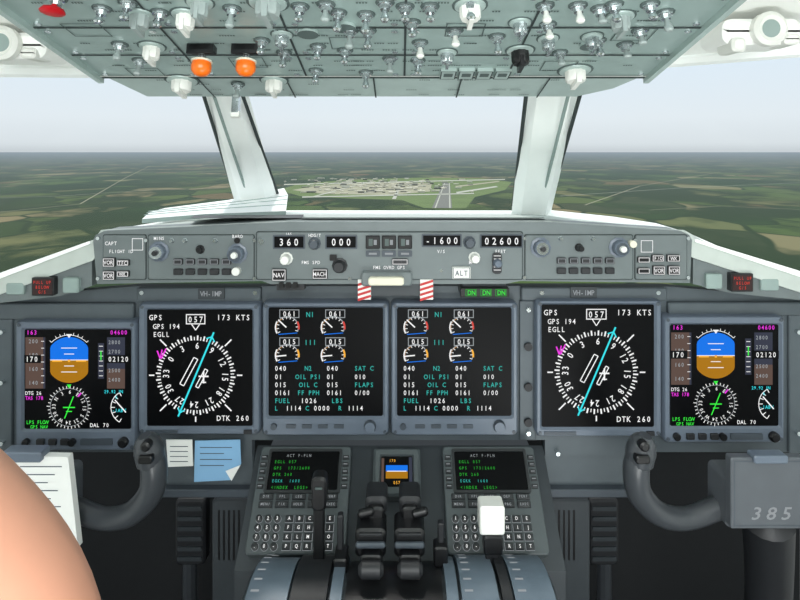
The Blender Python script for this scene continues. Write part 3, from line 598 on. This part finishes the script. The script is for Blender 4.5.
# ================= ARM
bm=bmesh.new(); sk=bm.verts.layers.skin.verify()
def V(p,r):
    v=bm.verts.new(p); v[sk].radius=(r,r); return v
pts=[(P(-380,300,.26),.052),(P(-260,390,.27),.049),(P(-150,472,.285),.047),(P(-50,556,.30),.049),(P(8,635,.315),.050),(P(45,730,.34),.043),(P(70,840,.375),.028)]
vs=[V(*p) for p in pts]; vs[0][sk].use_root=True
for a,b in zip(vs,vs[1:]): bm.edges.new((a,b))
w=pts[-1][0]; d=Vector((.35,.55,-.55)).normalized(); sd=Vector((.85,-.45,.1)).normalized(); dn=Vector((0,.2,-1))
pal=V(w+d*.045,.03); bm.edges.new((vs[-1],pal))
for i,(o_,l) in enumerate(((-.030,.066),(-.010,.078),(.011,.074),(.030,.058))):
    k0=V(w+d*.085+sd*o_,.011); bm.edges.new((pal,k0)); pr_=k0; pos=w+d*.085+sd*o_; dd=d.copy()
    for j,f in enumerate((.45,.32,.23)):
        dd=(dd+dn*.28).normalized(); pos=pos+dd*l*f; q=V(pos,.0095-.001*j); bm.edges.new((pr_,q)); pr_=q
t0=V(w+d*.03-sd*.034,.013); bm.edges.new((vs[-1],t0)); t1=V(w+d*.06-sd*.055+dn*.012,.011); bm.edges.new((t0,t1)); t2=V(w+d*.085-sd*.062+dn*.022,.009); bm.edges.new((t1,t2))
me=bpy.data.meshes.new('pilot_arm'); bm.to_mesh(me); bm.free(); me.materials.append(M['skin'])
ob=bpy.data.objects.new('pilot_arm',me); sc.collection.objects.link(ob)
m=ob.modifiers.new('s','SKIN'); m.use_smooth_shade=True; m2=ob.modifiers.new('u','SUBSURF'); m2.levels=2; m2.render_levels=2
B=Bd('shirt_sleeve'); tube(B,[P(-470,230,.25),P(-380,300,.26),P(-270,382,.268)],[.072,.068,.062],'sleeve',n=20); o2=B.done(); o2.parent=ob
# ================= OUTSIDE WORLD
GZ=H-600
gm=bpy.data.materials.new('farmland_hazed'); gm.use_nodes=True; nt=gm.node_tree; nd_=nt.nodes; L=nt.links; b=nd_['Principled BSDF']; b.inputs['Roughness'].default_value=1; b.inputs['Specular IOR Level'].default_value=0
geo=nd_.new('ShaderNodeNewGeometry')
mp=nd_.new('ShaderNodeVectorMath'); mp.operation='MULTIPLY'; mp.inputs[1].default_value=(1/620,1/1000,0); L.new(geo.outputs['Position'],mp.inputs[0])
wn=nd_.new('ShaderNodeTexNoise'); wn.inputs['Scale'].default_value=.6; L.new(mp.outputs[0],wn.inputs['Vector'])
wa=nd_.new('ShaderNodeVectorMath'); wa.operation='ADD'; L.new(mp.outputs[0],wa.inputs[0]); L.new(wn.outputs['Color'],wa.inputs[1])
vo=nd_.new('ShaderNodeTexVoronoi'); vo.inputs['Scale'].default_value=1; L.new(wa.outputs[0],vo.inputs['Vector'])
sp=nd_.new('ShaderNodeSeparateColor'); L.new(vo.outputs['Color'],sp.inputs[0])
cr=nd_.new('ShaderNodeValToRGB'); cr.color_ramp.interpolation='CONSTANT'; L.new(sp.outputs[0],cr.inputs[0])
cols=[(0,(56,76,46)),(.16,(84,102,60)),(.32,(112,116,82)),(.44,(62,80,50)),(.58,(138,130,102)),(.70,(90,106,64)),(.84,(114,100,76)),(.93,(70,80,58))]
e=cr.color_ramp.elements; e[0].position=0; e[0].color=lin(cols[0][1]); e[1].position=cols[1][0]; e[1].color=lin(cols[1][1])
for p,c_ in cols[2:]: q=e.new(p); q.color=lin(c_)
n1=nd_.new('ShaderNodeTexNoise'); n1.inputs['Scale'].default_value=.42; n1.inputs['Detail'].default_value=6; n1.inputs['Roughness'].default_value=.6; L.new(mp.outputs[0],n1.inputs['Vector'])
r1=nd_.new('ShaderNodeValToRGB'); r1.color_ramp.elements[0].position=.45; r1.color_ramp.elements[1].position=.53; L.new(n1.outputs['Fac'],r1.inputs[0])
ve=nd_.new('ShaderNodeTexVoronoi'); ve.feature='DISTANCE_TO_EDGE'; ve.inputs['Scale'].default_value=1; L.new(wa.outputs[0],ve.inputs['Vector'])
hr=nd_.new('ShaderNodeValToRGB'); hr.color_ramp.elements[0].position=.02; hr.color_ramp.elements[1].position=.05; L.new(ve.outputs['Distance'],hr.inputs[0])
mu=nd_.new('ShaderNodeMath'); mu.operation='MULTIPLY'; L.new(r1.outputs[0],mu.inputs[0]); L.new(hr.outputs[0],mu.inputs[1])
mx=nd_.new('ShaderNodeMix'); mx.data_type='RGBA'; mx.inputs['A'].default_value=lin((50,66,42)); L.new(mu.outputs[0],mx.inputs['Factor']); L.new(cr.outputs[0],mx.inputs['B'])
n2=nd_.new('ShaderNodeTexNoise'); n2.inputs['Scale'].default_value=.12; n2.inputs['Detail'].default_value=3; L.new(mp.outputs[0],n2.inputs['Vector'])
r2=nd_.new('ShaderNodeValToRGB'); r2.color_ramp.elements[0].position=.4; r2.color_ramp.elements[0].color=(.74,.84,.68,1); r2.color_ramp.elements[1].position=.6; r2.color_ramp.elements[1].color=(1.0,.90,.80,1); L.new(n2.outputs['Fac'],r2.inputs[0])
m3=nd_.new('ShaderNodeMix'); m3.data_type='RGBA'; m3.blend_type='MULTIPLY'; m3.inputs['Factor'].default_value=1; L.new(mx.outputs['Result'],m3.inputs['A']); L.new(r2.outputs[0],m3.inputs['B'])
L.new(m3.outputs['Result'],b.inputs['Base Color'])
ln=nd_.new('ShaderNodeVectorMath'); ln.operation='LENGTH'; L.new(geo.outputs['Position'],ln.inputs[0])  # aerial haze painted into the ground shader, thicker with distance
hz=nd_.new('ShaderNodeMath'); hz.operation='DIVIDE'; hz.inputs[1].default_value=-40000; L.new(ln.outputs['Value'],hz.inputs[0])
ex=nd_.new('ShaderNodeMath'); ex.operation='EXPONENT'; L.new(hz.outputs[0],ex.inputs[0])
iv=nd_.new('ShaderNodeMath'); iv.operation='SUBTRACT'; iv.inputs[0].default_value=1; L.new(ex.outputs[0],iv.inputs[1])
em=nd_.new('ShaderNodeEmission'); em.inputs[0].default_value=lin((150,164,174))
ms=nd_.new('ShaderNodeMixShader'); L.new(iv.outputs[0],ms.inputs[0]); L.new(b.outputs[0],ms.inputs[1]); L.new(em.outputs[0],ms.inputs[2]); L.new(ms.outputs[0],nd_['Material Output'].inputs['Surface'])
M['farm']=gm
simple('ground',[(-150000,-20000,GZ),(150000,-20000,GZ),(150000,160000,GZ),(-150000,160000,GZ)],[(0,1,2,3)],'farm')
D('apron',(158,156,132),.9,scale=.01); D('grass',(96,116,68),.95,var=.3,scale=.004); D('tarmac',(112,114,108),.9); D('bld',(206,202,184),.8); D('hwy',(176,178,164),.8)
def G(px,py,dz=0):
    t=(600-dz)/((py-150)/600); return ((px-400)/600*t,t,GZ+dz)
B=Bd('airport')
def gp(pts,k,dz): B.add([G(x,y,dz) for x,y in pts],[tuple(range(len(pts)))],k)
gp([(278,190),(298,184),(345,180),(420,177.5),(480,178),(512,182),(505,190),(475,197),(466,208),(424,208),(402,200),(350,198.5),(300,196)],'grass',1)
gp([(292,190),(322,185),(380,182),(432,183),(430,191.5),(390,195),(325,194)],'apron',2)
gp([(443,183),(450,183),(452,208),(432,208)],'tarmac',3)
gp([(444.3,183),(445,183),(436,208),(434.5,208)],'hwy',4); gp([(449,183),(449.7,183),(450.6,208),(449.2,208)],'hwy',4)
gp([(284,184),(505,179),(505,179.8),(284,185)],'hwy',4); gp([(302,196.5),(474,193),(474,193.9),(302,197.6)],'hwy',4); gp([(400,183),(402,183),(396,199),(392,199)],'hwy',4)
gp([(455,186),(498,181),(500,181.8),(456,187.2)],'apron',4); gp([(456,192),(496,186),(498,187),(457,193.4)],'hwy',4); gp([(310,197),(372,181),(374,181),(314,197)],'hwy',5)
for i in range(230):
    x=random.gauss(372,46); y=random.uniform(178.5,194); 
    if not 284<x<505: continue
    p=G(x,y); w,d,h=random.uniform(20,120),random.uniform(30,140),random.uniform(8,26); 
    B.box(p[0],p[1],p[0]+w,p[1]+d,GZ+1,GZ+1+h,random.choice(['bld','bld','hwy','tarmac']))
B.done()
B=Bd('country_road')
def road(pts,w,k='hwy'):
    q=[Vector(G(*p,2)) for p in pts]
    for a,b_ in zip(q,q[1:]):
        n_=(b_-a).cross(Vector((0,0,1))).normalized()*w; B.add([tuple(a+n_),tuple(b_+n_),tuple(b_-n_),tuple(a-n_)],[(0,1,2,3)],k)
road([(-60,200),(60,196),(150,190),(290,186)],8); road([(560,196),(680,188),(860,180)],9); road([(650,210),(720,206),(860,212)],6,'apron'); road([(0,176),(180,172),(400,170)],14); road([(-20,214),(80,204),(125,178),(150,166)],7,'apron'); road([(585,205),(640,186),(720,172)],8,'apron')
B.done()
# ================= LIGHT
w=bpy.data.worlds.new('sky'); sc.world=w; w.use_nodes=True; nt=w.node_tree; bg=nt.nodes['Background']; tc=nt.nodes.new('ShaderNodeTexCoord'); sx=nt.nodes.new('ShaderNodeSeparateXYZ'); nt.links.new(tc.outputs['Generated'],sx.inputs[0])
cr=nt.nodes.new('ShaderNodeValToRGB'); nt.links.new(sx.outputs['Z'],cr.inputs[0]); e=cr.color_ramp.elements
e[0].position=0; e[0].color=lin((200,208,213)); e[1].position=1; e[1].color=lin((228,238,247))
for p,c_ in ((.010,(216,224,229)),(.05,(226,235,241)),(.13,(222,236,247)),(.4,(228,238,247))): q=e.new(p); q.color=lin(c_)
nt.links.new(cr.outputs[0],bg.inputs[0]); bg.inputs[1].default_value=1.03
def light(nm,t,loc,en,rot=None,size=1,col=(1,1,1),tgt=None,sz2=None):
    l=bpy.data.lights.new(nm,t); l.energy=en; l.color=col; o=bpy.data.objects.new(nm,l); sc.collection.objects.link(o); o.location=loc
    if t=='AREA': l.size=size; 
    if t=='AREA' and sz2: l.shape='RECTANGLE'; l.size_y=sz2
    if t=='SUN': l.angle=math.radians(3)
    if tgt is not None: o.rotation_euler=(Vector(tgt)-Vector(loc)).to_track_quat('-Z','Y').to_euler()
    return o
light('sun','SUN',(0,0,5),2.0,tgt=(.15,-.45,4),col=(1,.97,.92))
light('added_rear_fill','AREA',(0,-.55,H+.24),17,size=.9,sz2=.5,tgt=(0,1,H+.05),col=(.98,1,.99))  # unseen fill lamp added behind the camera to brighten the cockpit
light('added_low_upfill','AREA',(.1,.05,H-.75),8,size=.8,sz2=.4,tgt=(.1,.7,H+.1),col=(.98,1,.99))  # unseen lamp added low down as floor bounce, brightens overhead and ceiling
cam=bpy.data.cameras.new('camera'); co=bpy.data.objects.new('camera',cam); sc.collection.objects.link(co); co.location=C; co.rotation_euler=(math.radians(90),0,0)
cam.lens=27; cam.sensor_width=36; cam.shift_y=-.1875; cam.clip_start=.02; cam.clip_end=300000
sc.camera=co
